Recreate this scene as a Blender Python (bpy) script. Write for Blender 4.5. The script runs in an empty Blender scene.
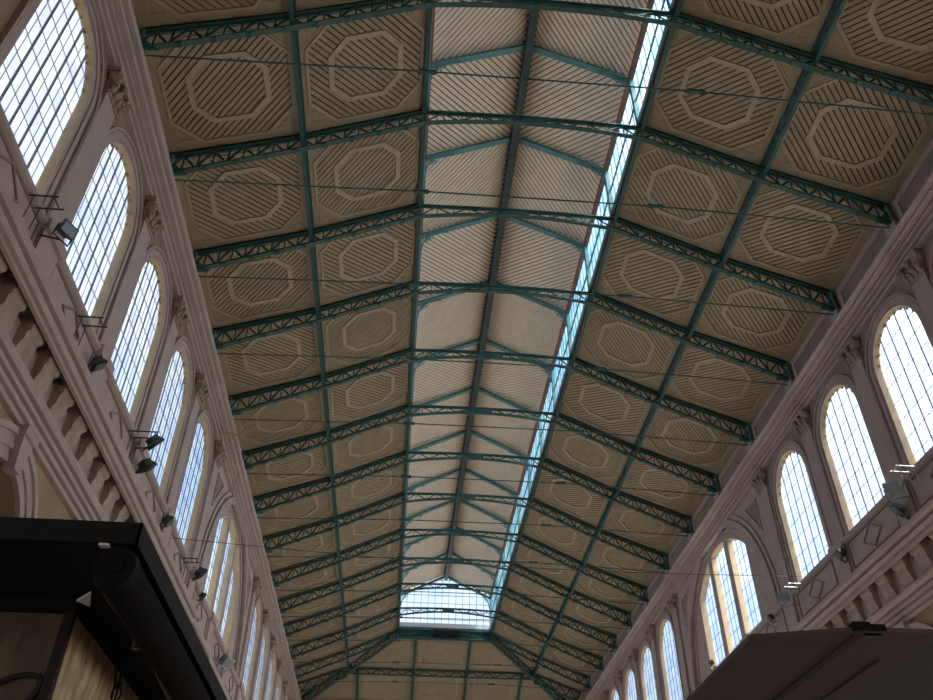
import bpy, math, random
from mathutils import Vector, Matrix
random.seed(7)
C = bpy.context.scene.collection
PI = math.pi

# ------------------------------------------------------------------ the place
EYE = 1.6                      # height of the camera above the floor
XC, HW = 4.05, 13.05           # centre line and half width of the hall
TY = [14.59, 19.33, 24.09, 28.91, 34.02, 39.17, 44.17, 49.36, 54.66, 59.44, 64.25, 69.38, 74.5]   # truss lines
YB = 83.4                      # far end wall
YF = -9.0                      # near end wall, behind the camera
HM, HS = 8.585, 4.18           # half widths of the middle purlins and of the lantern
ZE, ZM, ZS = 23.4 + EYE, 25.07 + EYE, 27.15 + EYE
ZLE, ZLR = 30.45 + EYE, 32.35 + EYE      # lantern eaves and ridge
Y0 = 9.8

ORD = ['first', 'second', 'third', 'fourth', 'fifth', 'sixth', 'seventh', 'eighth', 'ninth', 'tenth', 'eleventh',
       'twelfth', 'thirteenth', 'fourteenth', 'fifteenth', 'sixteenth', 'seventeenth', 'eighteenth', 'nineteenth',
       'twentieth', 'twenty-first', 'twenty-second', 'twenty-third', 'twenty-fourth', 'twenty-fifth', 'twenty-sixth',
       'twenty-seventh', 'twenty-eighth', 'twenty-ninth', 'thirtieth']

# ------------------------------------------------------------------ materials
def mat(name, col, rough=0.7, var=0.12, scale=3.0, bump=0.0, metal=0.0, spec=0.3, stain=None, scale2=0.6):
    m = bpy.data.materials.new(name); m.use_nodes = True
    nt = m.node_tree; N = nt.nodes; L = nt.links
    b = N['Principled BSDF']
    b.inputs['Roughness'].default_value = rough; b.inputs['Metallic'].default_value = metal
    b.inputs['Specular IOR Level'].default_value = spec
    tc = N.new('ShaderNodeTexCoord')
    n1 = N.new('ShaderNodeTexNoise'); n1.inputs['Scale'].default_value = scale; n1.inputs['Detail'].default_value = 5
    L.new(tc.outputs['Object'], n1.inputs['Vector'])
    r = N.new('ShaderNodeValToRGB')
    r.color_ramp.elements[0].position = 0.3; r.color_ramp.elements[1].position = 0.7
    r.color_ramp.elements[0].color = [c * (1 - var) for c in col] + [1]
    r.color_ramp.elements[1].color = [min(1, c * (1 + var)) for c in col] + [1]
    L.new(n1.outputs['Fac'], r.inputs['Fac'])
    out = r.outputs['Color']
    if stain:
        n2 = N.new('ShaderNodeTexNoise'); n2.inputs['Scale'].default_value = scale2; n2.inputs['Detail'].default_value = 6
        L.new(tc.outputs['Object'], n2.inputs['Vector'])
        r2 = N.new('ShaderNodeValToRGB'); r2.color_ramp.elements[0].position = 0.52; r2.color_ramp.elements[1].position = 0.75
        L.new(n2.outputs['Fac'], r2.inputs['Fac'])
        mx = N.new('ShaderNodeMix'); mx.data_type = 'RGBA'
        L.new(r2.outputs['Color'], mx.inputs['Factor']); L.new(out, mx.inputs['A']); mx.inputs['B'].default_value = list(stain) + [1]
        out = mx.outputs['Result']
    L.new(out, b.inputs['Base Color'])
    if bump:
        bp = N.new('ShaderNodeBump'); bp.inputs['Strength'].default_value = bump; bp.inputs['Distance'].default_value = 0.03
        L.new(n1.outputs['Fac'], bp.inputs['Height']); L.new(bp.outputs['Normal'], b.inputs['Normal'])
    return m

M = {}
M['mauve'] = mat('mauve_plaster', (.47, .385, .36), .85, .07, 1.5, .15, stain=(.41, .33, .305), scale2=.9)
M['field'] = mat('tan_plaster', (.36, .275, .20), .9, .08, 1.2, .15, stain=(.31, .235, .17))
M['ochre'] = mat('ochre_plaster', (.36, .27, .17), .9, .12, 1.0, .2, stain=(.34, .25, .145))
M['cream'] = mat('cream_plaster', (.54, .41, .26), .85, .10, 2.5, .1, stain=(.5, .36, .22), scale2=1.3)
M['frieze'] = mat('dusky_plaster', (.29, .235, .22), .9, .08, 1.2, .1)
M['stone'] = mat('bracket_stone', (.43, .35, .305), .85, .16, 4, .3, stain=(.31, .245, .21), scale2=2)
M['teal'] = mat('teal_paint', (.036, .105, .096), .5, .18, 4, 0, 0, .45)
M['teal_lit'] = mat('lit_teal_paint', (.11, .25, .255), .45, .15, 4, 0, 0, .45)  # truss teal with daylight put into the colour: lantern parts, end plates
M['iron'] = mat('dark_iron_paint', (.07, .085, .085), .55, .2, 5)
M['board'] = mat('tan_boards', (.38, .31, .21), .75, .10, 2.2, .1, stain=(.33, .26, .175), scale2=.35)
M['moulding'] = mat('pale_tan_moulding', (.44, .36, .255), .75, .08, 2.5)
M['lboard'] = mat('lit_boards', (.88, .71, .565), .75, .06, 2.0, .1)  # ceiling boards with the lantern's daylight put into the colour
M['backing'] = mat('dark_underlay', (.13, .095, .065), .95, .2, 2)
M['lbacking'] = mat('brown_underlay', (.17, .115, .085), .95, .2, 2)
M['deck'] = mat('roof_deck', (.12, .09, .07), .95, .2, 2)
M['redwood'] = mat('red_brown_board', (.26, .13, .11), .7, .15, 3)
M['sill'] = mat('mauve_grey_board', (.40, .34, .36), .7, .1, 3)
M['bar'] = mat('glazing_bar', (.16, .17, .20), .6, .15, 6)
M['lead'] = mat('pale_leads', (.34, .36, .42), .6, .1, 6)
M['capital'] = mat('capital_stone', (.38, .31, .25), .85, .15, 4, .3)
M['black'] = mat('black_paint', (.005, .005, .0055), .7, .2, 6, 0, 0, .15)
M['black2'] = mat('sooty_paint', (.014, .014, .014), .7, .2, 6, 0, 0, .15)
M['blackcloth'] = mat('black_awning_cloth', (.007, .006, .0065), .9, .25, 9, .1, 0, .1)
M['darkgrey'] = mat('dark_grey_metal', (.055, .057, .06), .45, .15, 8, 0, .2)
M['grey'] = mat('grey_metal', (.28, .31, .33), .4, .15, 8, 0, .5)
M['lamp_glass'] = mat('lamp_lens', (.16, .19, .21), .2, .05, 8, 0, 0, .6)
M['white'] = mat('pinkish_white', (.75, .68, .68), .6, .05, 8)
M['silver'] = mat('bare_metal', (.75, .73, .72), .35, .08, 8, 0, .6)
M['cloth_dark'] = mat('dark_canvas_seam', (.06, .045, .045), .9, .12, 5)
M['wine'] = mat('wine_red_paint', (.017, .006, .006), .6, .15, 6)
M['cloth'] = mat('brown_canvas', (.115, .088, .088), .9, .12, 5, .1)
M['cloth2'] = mat('grey_canvas', (.095, .092, .088), .9, .12, 5, .1)
M['floor'] = mat('pale_stone_floor', (.47, .41, .35), .6, .12, .8)
M['ground'] = mat('street_paving', (.52, .50, .47), .9, .1, .4)
M['gold'] = mat('old_brass', (.40, .27, .10), .5, .1, 8, 0, .5)
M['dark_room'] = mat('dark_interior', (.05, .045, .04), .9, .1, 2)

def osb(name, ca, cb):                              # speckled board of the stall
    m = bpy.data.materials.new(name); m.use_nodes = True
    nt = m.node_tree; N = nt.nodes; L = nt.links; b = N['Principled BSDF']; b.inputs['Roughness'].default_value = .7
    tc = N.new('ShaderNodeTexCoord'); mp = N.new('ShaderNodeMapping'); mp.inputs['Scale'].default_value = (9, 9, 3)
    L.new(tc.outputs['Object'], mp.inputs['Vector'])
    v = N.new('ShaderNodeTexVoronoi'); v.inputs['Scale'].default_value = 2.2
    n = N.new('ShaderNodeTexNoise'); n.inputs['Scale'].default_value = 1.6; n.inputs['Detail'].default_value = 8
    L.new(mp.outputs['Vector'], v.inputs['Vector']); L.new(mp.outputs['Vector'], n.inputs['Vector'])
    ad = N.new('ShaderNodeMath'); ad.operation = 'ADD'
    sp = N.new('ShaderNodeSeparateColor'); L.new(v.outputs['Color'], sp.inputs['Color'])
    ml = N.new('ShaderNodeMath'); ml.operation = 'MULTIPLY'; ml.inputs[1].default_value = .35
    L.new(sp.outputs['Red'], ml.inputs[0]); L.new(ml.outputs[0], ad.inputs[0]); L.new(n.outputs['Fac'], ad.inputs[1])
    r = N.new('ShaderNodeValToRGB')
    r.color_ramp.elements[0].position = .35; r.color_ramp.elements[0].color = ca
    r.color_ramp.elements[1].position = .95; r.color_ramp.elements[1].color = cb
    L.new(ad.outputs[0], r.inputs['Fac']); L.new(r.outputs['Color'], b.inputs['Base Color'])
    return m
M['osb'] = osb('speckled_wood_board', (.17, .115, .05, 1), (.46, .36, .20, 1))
M['osb_shaded'] = osb('shaded_speckled_board', (.05, .032, .015, 1), (.13, .088, .042, 1))  # front panel's copy of the board, canopy shade put into its colour

def glass(name, tint, tint2, cell=(2.2, 1.6)):       # clear to milky panes, each pane a slightly different tint
    m = bpy.data.materials.new(name); m.use_nodes = True
    nt = m.node_tree; N = nt.nodes; L = nt.links
    N.remove(N['Principled BSDF']); out = N['Material Output']
    tc = N.new('ShaderNodeTexCoord'); mp = N.new('ShaderNodeMapping')
    mp.inputs['Scale'].default_value = (cell[0], cell[0], cell[1])
    L.new(tc.outputs['Object'], mp.inputs['Vector'])
    fl = N.new('ShaderNodeVectorMath'); fl.operation = 'FLOOR'; L.new(mp.outputs['Vector'], fl.inputs[0])
    wn = N.new('ShaderNodeTexWhiteNoise'); L.new(fl.outputs[0], wn.inputs['Vector'])
    mx = N.new('ShaderNodeMix'); mx.data_type = 'RGBA'
    L.new(wn.outputs['Value'], mx.inputs['Factor'])
    mx.inputs['A'].default_value = list(tint) + [1]; mx.inputs['B'].default_value = list(tint2) + [1]
    tr = N.new('ShaderNodeBsdfTransparent'); L.new(mx.outputs['Result'], tr.inputs['Color'])
    gl = N.new('ShaderNodeBsdfGlossy'); gl.inputs['Roughness'].default_value = .08
    ms = N.new('ShaderNodeMixShader'); ms.inputs[0].default_value = .04
    L.new(tr.outputs[0], ms.inputs[1]); L.new(gl.outputs[0], ms.inputs[2]); L.new(ms.outputs[0], out.inputs['Surface'])
    return m
M['glass'] = glass('window_glass', (.92, .98, 1.0), (.80, .84, 1.0))
M['lglass'] = glass('lantern_glass', (.78, .90, .97), (.52, .70, .82), (2.0, 1.0))
M['gglass'] = glass('gable_glass', (.88, .94, 1.0), (.80, .90, 1.0), (1.6, 1.6))

# ------------------------------------------------------------------ mesh helpers
class MB:
    def __init__(s): s.v = []; s.f = []
    def add(s, vs, fs):
        o = len(s.v); s.v += [tuple(v) for v in vs]; s.f += [tuple(i + o for i in f) for f in fs]
    def box(s, a, b):
        x0, y0, z0 = a; x1, y1, z1 = b
        s.add([(x0, y0, z0), (x1, y0, z0), (x1, y1, z0), (x0, y1, z0), (x0, y0, z1), (x1, y0, z1), (x1, y1, z1), (x0, y1, z1)],
              [(0, 3, 2, 1), (4, 5, 6, 7), (0, 1, 5, 4), (1, 2, 6, 5), (2, 3, 7, 6), (3, 0, 4, 7)])
    def bar(s, p, q, w, h, up=(0, 0, 1)):              # rectangular bar p to q, w across, h along up
        p, q = Vector(p), Vector(q); d = (q - p).normalized(); up = Vector(up)
        sd = d.cross(up)
        if sd.length < 1e-4: sd = d.cross(Vector((1, 0, 0)))
        sd.normalize(); u = sd.cross(d).normalized()
        vs = [e + sd * (a * w / 2) + u * (b * h / 2) for e in (p, q) for a, b in ((-1, -1), (1, -1), (1, 1), (-1, 1))]
        s.add(vs, [(0, 1, 2, 3), (7, 6, 5, 4), (0, 4, 5, 1), (1, 5, 6, 2), (2, 6, 7, 3), (3, 7, 4, 0)])
    def tube(s, pts, r, n=8, cap=True):
        pts = [Vector(p) for p in pts]; rs = r if isinstance(r, (list, tuple)) else [r] * len(pts)
        ring0 = len(s.v); vs = []; fs = []; ref = None
        for i, p in enumerate(pts):
            d = (pts[min(i + 1, len(pts) - 1)] - pts[max(i - 1, 0)]).normalized()
            if ref is None: ref = d.cross(Vector((0, 0, 1)) if abs(d.z) < .9 else Vector((1, 0, 0))).normalized()
            a = (ref - d * ref.dot(d)).normalized(); ref = a; b = d.cross(a)
            vs += [p + (a * math.cos(2 * PI * k / n) + b * math.sin(2 * PI * k / n)) * rs[i] for k in range(n)]
        for i in range(len(pts) - 1):
            for k in range(n):
                fs.append((i * n + k, i * n + (k + 1) % n, (i + 1) * n + (k + 1) % n, (i + 1) * n + k))
        if cap: fs += [tuple(range(n))[::-1], tuple(range((len(pts) - 1) * n, len(pts) * n))]
        s.add(vs, fs)
    def prism(s, poly, f, c0, c1):                     # polygon in (a, b), extruded from c0 to c1; f maps (a, b, c) to space
        n = len(poly)
        vs = [f(a, b, c0) for a, b in poly] + [f(a, b, c1) for a, b in poly]
        s.add(vs, [tuple(range(n))[::-1], tuple(range(n, 2 * n))] + [(i, (i + 1) % n, n + (i + 1) % n, n + i) for i in range(n)])
    def strip(s, A, B, close=False):                   # quads between two polylines
        n = len(A); s.add(list(A) + list(B), [(i, (i + 1) % n, n + (i + 1) % n, n + i) for i in range(n if close else n - 1)])
    def band(s, outer, inner, f, c0, c1):              # open band between two polylines in (a, b), thickened c0 to c1
        n = len(outer)
        vs = [f(a, b, c) for c in (c0, c1) for pl in (outer, inner) for a, b in pl]
        o0, i0, o1, i1 = 0, n, 2 * n, 3 * n; fs = []
        for k in range(n - 1):
            fs += [(o0 + k, i0 + k, i0 + k + 1, o0 + k + 1), (o1 + k, o1 + k + 1, i1 + k + 1, i1 + k),
                   (o0 + k, o0 + k + 1, o1 + k + 1, o1 + k), (i0 + k, i1 + k, i1 + k + 1, i0 + k + 1)]
        fs += [(o0, o1, i1, i0), (o0 + n - 1, i0 + n - 1, i1 + n - 1, o1 + n - 1)]
        s.add(vs, fs)
    def lathe(s, prof, f=lambda x, y, z: (x, y, z), n=16):
        vs = [f(r * math.cos(2 * PI * k / n), r * math.sin(2 * PI * k / n), z) for r, z in prof for k in range(n)]
        fs = [(i * n + k, i * n + (k + 1) % n, (i + 1) * n + (k + 1) % n, (i + 1) * n + k) for i in range(len(prof) - 1) for k in range(n)]
        fs += [tuple(range(n))[::-1], tuple(range((len(prof) - 1) * n, len(prof) * n))]
        s.add(vs, fs)
    def blob(s, c, r, sx=1, sy=1, sz=1, n=8, m=5):
        vs = []; fs = []
        for i in range(m + 1):
            t = PI * i / m
            for k in range(n):
                a = 2 * PI * k / n
                vs.append((c[0] + r * sx * math.sin(t) * math.cos(a), c[1] + r * sy * math.sin(t) * math.sin(a), c[2] + r * sz * math.cos(t)))
        for i in range(m):
            for k in range(n): fs.append((i * n + k, i * n + (k + 1) % n, (i + 1) * n + (k + 1) % n, (i + 1) * n + k))
        s.add(vs, fs)
    def build(s, name, m, parent=None, at=None, smooth=False):
        me = bpy.data.meshes.new(name)
        vs = s.v
        org = Vector(at) if at is not None else Vector((0, 0, 0))
        me.from_pydata([tuple(Vector(v) - org) for v in vs], [], s.f)
        import bmesh
        bm = bmesh.new(); bm.from_mesh(me); bmesh.ops.recalc_face_normals(bm, faces=bm.faces); bm.to_mesh(me); bm.free()
        me.materials.append(M[m])
        if smooth:
            for p in me.polygons: p.use_smooth = True
        o = bpy.data.objects.new(name, me); C.objects.link(o)
        if parent is not None:
            o.parent = parent
            o.location = org - Vector(world_loc(parent)) if at is not None else -Vector(world_loc(parent))
        else:
            o.location = org
        return o

def world_loc(o):
    l = Vector(o.location); p = o.parent
    while p: l += Vector(p.location); p = p.parent
    return l

def thing(name, loc, label=None, cat=None, group=None, kind=None):
    o = bpy.data.objects.new(name, None); C.objects.link(o); o.location = loc; o.empty_display_size = .3
    return tag(o, label, cat, group, kind)
def tag(o, label=None, cat=None, group=None, kind=None):
    if label: o['label'] = label
    if cat: o['category'] = cat
    if group: o['group'] = group
    if kind: o['kind'] = kind
    return o
def copy_tree(o, parent=None):
    c = o.copy(); C.objects.link(c)
    if parent: c.parent = parent
    for ch in o.children[:]: copy_tree(ch, c)
    return c

def wallpt(side):                                     # (along, height above the eye line, projection) -> space
    return lambda y, z, d: (XC + side * (HW - d), y, z + EYE)
SIDE = {-1: 'left', 1: 'right'}

# ------------------------------------------------------------------ setting: floor, walls
mb = MB(); mb.box((XC - HW - .8, YF, -.2), (XC + HW + .8, YB + .8, 0)); tag(mb.build('floor', 'floor'), 'pale stone market floor', 'floor', kind='structure')
mb = MB(); mb.box((-160, -120, -.5), (170, 260, -.25)); tag(mb.build('ground', 'ground'), 'paved street around the hall', 'ground', kind='structure')

BAYS = [(Y0, TY[0])] + [(TY[i], TY[i + 1]) for i in range(4)] + [(TY[i], TY[i + 1]) for i in range(7, 12)] + [(TY[12], 79.0), (79.0, YB)]
TRI = (TY[4], TY[7]); TC = (TRI[0] + TRI[1]) / 2 - .05
WZS, WR = 18.55, 1.58                                 # springing and radius of the small arched windows
def arch_outline(yc, h, zb, zs, n=18, r=None, zc=None):
    """from lower near corner round to lower far corner"""
    if r is None: r, zc = h, zs
    a0 = math.asin(min(1, h / r))
    pts = [(yc - h, zb)]
    pts += [(yc + r * math.sin(-a0 + 2 * a0 * i / n), zc + r * math.cos(-a0 + 2 * a0 * i / n)) for i in range(n + 1)]
    return pts + [(yc + h, zb)]
def wall_with_hole(mb, f, y0, y1, zb, zt, outline, d, back=None):
    """face at projection d from zb to zt with the outline cut out; back = depth of a second face and the hole's sides"""
    for dd in ([d] if back is None else [d, back]):
        o = outline; n = len(o)
        def q(*p): mb.add([f(a, b, dd) for a, b in p], [tuple(range(len(p)))])
        q((y0, zb), (o[0][0], zb), (o[0][0], zt), (y0, zt)) if False else None
        q((y0, zb), o[0], o[1], (y0, o[1][1]))
        q((y0, o[1][1]), o[1], (o[1][0], zt), (y0, zt))
        for i in range(1, n - 2): q(o[i], o[i + 1], (o[i + 1][0], zt), (o[i][0], zt))
        q(o[n - 1], (y1, zb), (y1, o[n - 2][1]), o[n - 2])
        q(o[n - 2], (y1, o[n - 2][1]), (y1, zt), (o[n - 2][0], zt))
    if back is not None:
        mb.strip([f(a, b, d) for a, b in outline], [f(a, b, back) for a, b in outline])

ZW0, ZW1 = 12.6, 21.6
LZ0, LZ1 = 4.0, 12.6                                   # lower wall above unseen openings added to let in daylight
LZS, LR = 8.0, 1.55
for s in (-1, 1):
    f = wallpt(s); mb = MB()
    for (a, b) in BAYS:
        wall_with_hole(mb, f, a, b, ZW0, ZW1, arch_outline((a + b) / 2, WR, ZW0, WZS), 0, -.17)
    # plain wall behind the camera
    mb.prism([(YF, ZW0), (Y0, ZW0), (Y0, ZW1), (YF, ZW1)], f, 0, -.75)
    # upper wall behind the frieze
    mb.prism([(YF, ZW1), (YB, ZW1), (YB, 23.9), (YF, 23.9)], f, 0, -.75)
    w = mb.build('wall_' + SIDE[s], 'field'); tag(w, 'tan plaster ' + SIDE[s] + ' wall of the hall with tall arched windows', 'wall', kind='structure')
    # the wide bay with the three-light window
    mb = MB()
    wall_with_hole(mb, f, TRI[0], TRI[1], ZW0, ZW1, arch_outline(TC, 6.15, ZW0, 14.8, 40), 0, -.30)
    wall_with_hole(mb, f, TC - 6.16, TC + 6.16, ZW0, 21.0, arch_outline(TC, 3.8, ZW0, 18.8, 30, 5.5, 14.8), -.14, -.48)
    for tri in (((-6.25, 19.85), (-6.25, 18.55), (-5.15, 19.95)), ):
        for m_ in (1, -1):
            pts = [(TC + a * m_, b) for a, b in tri]
            cx = sum(p[0] for p in pts) / 3; cz = sum(p[1] for p in pts) / 3
            mb.band([(cx + (a - cx) * 1.35, cz + (b - cz) * 1.35) for a, b in pts + pts[:1]], [(cx + (a - cx) * 1.15, cz + (b - cz) * 1.15) for a, b in pts + pts[:1]], f, 0, .07)
    wm = mb.build('wall_panel', 'mauve', w)
    mb = MB()
    for m_ in (1, -1):
        mb.prism([(TC + a * m_, b) for a, b in tri], f, .0, .02)
    mb.build('spandrel_inset', 'frieze', w)
    # lower wall: ochre with round arches, unseen openings added underneath for daylight
    mb = MB()
    edges = [Y0] + TY
    wall_bays = [(Y0, TY[0])] + [(TY[i], TY[i + 1]) for i in range(12)]
    for (a, b) in wall_bays:
        wall_with_hole(mb, f, a, b, LZ0, LZ1, arch_outline((a + b) / 2, LR, LZ0, LZS), 0, -.75)
        mb.prism([(a - .8, -EYE), (a + .8, -EYE), (a + .8, LZ0), (a - .8, LZ0)], f, 0, -.75)
    mb.prism([(YF, LZ0), (Y0, LZ0), (Y0, LZ1), (YF, LZ1)], f, 0, -.75)
    mb.prism([(TY[12], -EYE), (YB, -EYE), (YB, LZ1), (TY[12], LZ1)], f, 0, -.75)
    mb.build('lower_wall', 'ochre', w)

mb = MB(); mb.box((XC - HW - .75, YB, 0), (XC + HW + .75, YB + .75, 25.6)); tag(mb.build('wall_back', 'ochre'), 'far end wall of the hall', 'wall', kind='structure')
mb = MB()                                              # unseen near end wall, left solid to block light from behind
mb.box((XC - HW - .75, YF - .75, 0), (XC + HW + .75, YF, 29.5)); tag(mb.build('wall_front', 'ochre'), 'near end wall of the hall', 'wall', kind='structure')

# ------------------------------------------------------------------ roof
def roofpt(s, h, z, y): return (XC + s * h, y, z)
UP = .42
for s in (-1, 1):
    mb = MB()
    prof = [(HW + .75, ZE - .35 + UP), (HM, ZM + UP), (HS, ZS + UP)]
    def hipy(h): return 74.5 + (h - HS) * (YB - 74.5) / (HW - HS)
    for t in (0, .15):
        for (h0, z0), (h1, z1) in zip(prof[:-1], prof[1:]):
            mb.add([roofpt(s, h0, z0 + t, YF - .5), roofpt(s, h1, z1 + t, YF - .5), roofpt(s, h1, z1 + t, hipy(h1)), roofpt(s, h0, z0 + t, hipy(h0))], [(0, 1, 2, 3)])
    tag(mb.build('ceiling_' + SIDE[s], 'deck'), SIDE[s] + ' slope of the hall roof', 'roof', kind='structure')
mb = MB()
for t in (0, .15):
    mb.add([(XC - HS, 74.5, ZS + UP + t), (XC + HS, 74.5, ZS + UP + t), (XC + HW + .7, YB + .7, ZE + UP - .3 + t), (XC - HW - .7, YB + .7, ZE + UP - .3 + t)], [(0, 1, 2, 3)])
tag(mb.build('ceiling_back', 'deck'), 'sloping hipped end of the hall roof', 'roof', kind='structure')
mb = MB()
for s in (-1, 1):
    for t in (.30, .45):
        mb.add([(XC + s * (HS + .14), Y0, ZLE - .04 + t), (XC, Y0, ZLR + t), (XC, 75.0, ZLR + t), (XC + s * (HS + .14), 75.0, ZLE - .04 + t)], [(0, 1, 2, 3)])
mb.box((XC - HS, YF, ZS + .3), (XC + HS, Y0, ZS + .5))
mb.add([(XC - HS, Y0, ZS), (XC + HS, Y0, ZS), (XC + HS, Y0, ZLE), (XC, Y0, ZLR + .3), (XC - HS, Y0, ZLE)], [(0, 1, 2, 3, 4)])
tag(mb.build('ceiling_lantern', 'deck'), 'gabled roof of the raised lantern', 'roof', kind='structure')

def clip(poly, nx, ny, c):                             # keep the part of poly with nx*a + ny*b <= c
    out = []
    for i in range(len(poly)):
        p, q = poly[i], poly[(i + 1) % len(poly)]
        dp, dq = nx * p[0] + ny * p[1] - c, nx * q[0] + ny * q[1] - c
        if dp <= 0: out.append(p)
        if dp * dq < 0:
            t = dp / (dp - dq); out.append((p[0] + (q[0] - p[0]) * t, p[1] + (q[1] - p[1]) * t))
    return out
def slats(mb, poly, f, c0, c1, sgn, pitch, gap):
    nx, ny = 1 / math.sqrt(2), -sgn / math.sqrt(2)    # normal of boards running along (1, sgn)
    cs = [nx * a + ny * b for a, b in poly]
    lo, hi = min(cs), max(cs); k = math.ceil((hi - lo) / pitch)
    off = lo - (k * pitch - (hi - lo)) / 2
    for i in range(k):
        c = off + i * pitch
        p = clip(clip(poly, nx, ny, c + pitch - gap), -nx, -ny, -c)
        if len(p) >= 3: mb.prism(p, f, c0, c1)

def frame_of(P00, P10, P01):
    """local map (a along the slope, b along the hall, c down into the hall)"""
    o = Vector(P00); ea = (Vector(P10) - o); La = ea.length; ea.normalize(); eb = Vector(P01) - o; Lb = eb.length; eb.normalize()
    n = ea.cross(eb)
    if n.z > 0: n = -n
    return (lambda a, b, c: tuple(o + ea * a + eb * b + n * c)), La, Lb
def octo(x0, y0, x1, y1, k): return [(x0 + k, y0), (x1 - k, y0), (x1, y0 + k), (x1, y1 - k), (x1 - k, y1), (x0 + k, y1), (x0, y1 - k), (x0, y0 + k)]
def inset(poly, t):
    cx = sum(p[0] for p in poly) / len(poly); cy = sum(p[1] for p in poly) / len(poly)
    r = sum(math.hypot(p[0] - cx, p[1] - cy) for p in poly) / len(poly)
    return [(cx + (a - cx) * (1 - t / r), cy + (b - cy) * (1 - t / r)) for a, b in poly]

ROW = {(0): 'outer', (1): 'inner'}
def bay_words(i):                                      # bay i runs from truss line i-1 to i
    if i == 0: return "bay cut by the photo's top edge"
    return "%s full bay from the photo's top" % ORD[i - 1]
def coffer(s, row, i, y0, y1):
    h0, z0, h1, z1 = (HW, ZE, HM, ZM) if row == 0 else (HM, ZM, HS, ZS)
    f, La, Lb = frame_of(roofpt(s, h0, z0 + .1, y0 + .1), roofpt(s, h1, z1 + .1, y0 + .1), roofpt(s, h0, z0 + .1, y1 - .1))
    loc = f(La / 2, Lb / 2, -.2)
    side = SIDE[s]
    where = 'the %s wall' % side if row == 0 else "the lantern's %s side" % side
    t = thing('ceiling_coffer', loc, 'tan slatted coffer beside %s, %s' % (where, bay_words(i)), 'ceiling panel',
              'slatted coffers of the roof slopes')
    oc = octo(.24, .24, La - .24, Lb - .24, .98)
    sgn = 1 if (i % 2 == 1) else -1
    if s == 1 and row == 0: sg = sgn
    elif s == 1: sg = -sgn
    elif row == 0: sg = -sgn
    else: sg = sgn
    # in the slope's own axes a runs up the slope: mirror for the right hand side
    if s == 1: sg = -sg
    mb = MB(); mb.prism([(0, 0), (La, 0), (La, Lb), (0, Lb)], f, -.14, -.11); mb.build('underlay', 'backing', t)
    mb = MB(); slats(mb, oc, f, -.05, 0, sg, .195, .05); mb.build('slat_boards', 'board', t)
    mb = MB()
    a0, b0, a1, b1, k = .24, .24, La - .24, Lb - .24, .98
    for pl in ([(0, 0), (La, 0), (a1, b0), (a0, b0)], [(La, 0), (La, Lb), (a1, b1), (a1, b0)], [(La, Lb), (0, Lb), (a0, b1), (a1, b1)], [(0, Lb), (0, 0), (a0, b0), (a0, b1)],
               [(a0, b0), (a0 + k, b0), (a0, b0 + k)], [(a1, b0), (a1, b0 + k), (a1 - k, b0)], [(a1, b1), (a1 - k, b1), (a1, b1 - k)], [(a0, b1), (a0, b1 - k), (a0 + k, b1)]):
        mb.prism(pl, f, -.06, .02)
    mb.build('border', 'board', t)
    mb = MB()
    mb.band(oc + oc[:1], inset(oc, .11) + inset(oc, .11)[:1], f, -.03, .07)
    for (px, py), (dx, dy) in (((a0, b0), (1, 1)), ((a1, b0), (-1, 1)), ((a1, b1), (-1, -1)), ((a0, b1), (1, -1))):
        tr = [(px + dx * .14, py + dy * .14), (px + dx * .72, py + dy * .14), (px + dx * .14, py + dy * .72)]
        mb.band(tr + tr[:1], inset(tr, .07) + inset(tr, .07)[:1], f, .02, .05)
    mb.build('corner_moulding', 'moulding', t)
    mb = MB()
    a_in = La * .215; b_in = Lb * .215
    o2 = octo(a_in, b_in, La - a_in, Lb - b_in, .68)
    mb.band(o2 + o2[:1], inset(o2, .21) + inset(o2, .21)[:1], f, -.02, .06)
    mb.build('octagon_moulding', 'moulding', t)
yl = [Y0] + TY
for i in range(13):
    for s in (-1, 1):
        for row in (0, 1): coffer(s, row, i, yl[i], yl[i + 1])
# triangular bays against the hips
for s in (-1, 1):
    for row in (0, 1):
        if row == 0:
            pts = [(HW, ZE, 74.6), (HM, ZM, 74.6), (HM, ZM, 78.85), (HW, ZE, 83.2)]
        else:
            pts = [(HM, ZM, 74.6), (HS, ZS, 74.6), (HM, ZM, 78.85)]
        mb = MB(); v = [roofpt(s, h, z + .1, y) for h, z, y in pts]; v2 = [roofpt(s, h, z + .22, y) for h, z, y in pts]; n = len(v)
        mb.add(v + v2, [tuple(range(n)), tuple(range(n, 2 * n))[::-1]] + [(i, (i + 1) % n, n + (i + 1) % n, n + i) for i in range(n)])
        o = mb.build('ceiling_panel', 'board')
        tag(o, 'plain tan %s panel beside the %s hip rafter at the far end of the roof' % ('lower' if row == 0 else 'upper', SIDE[s]), 'ceiling panel', 'panels at the hips')
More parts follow.
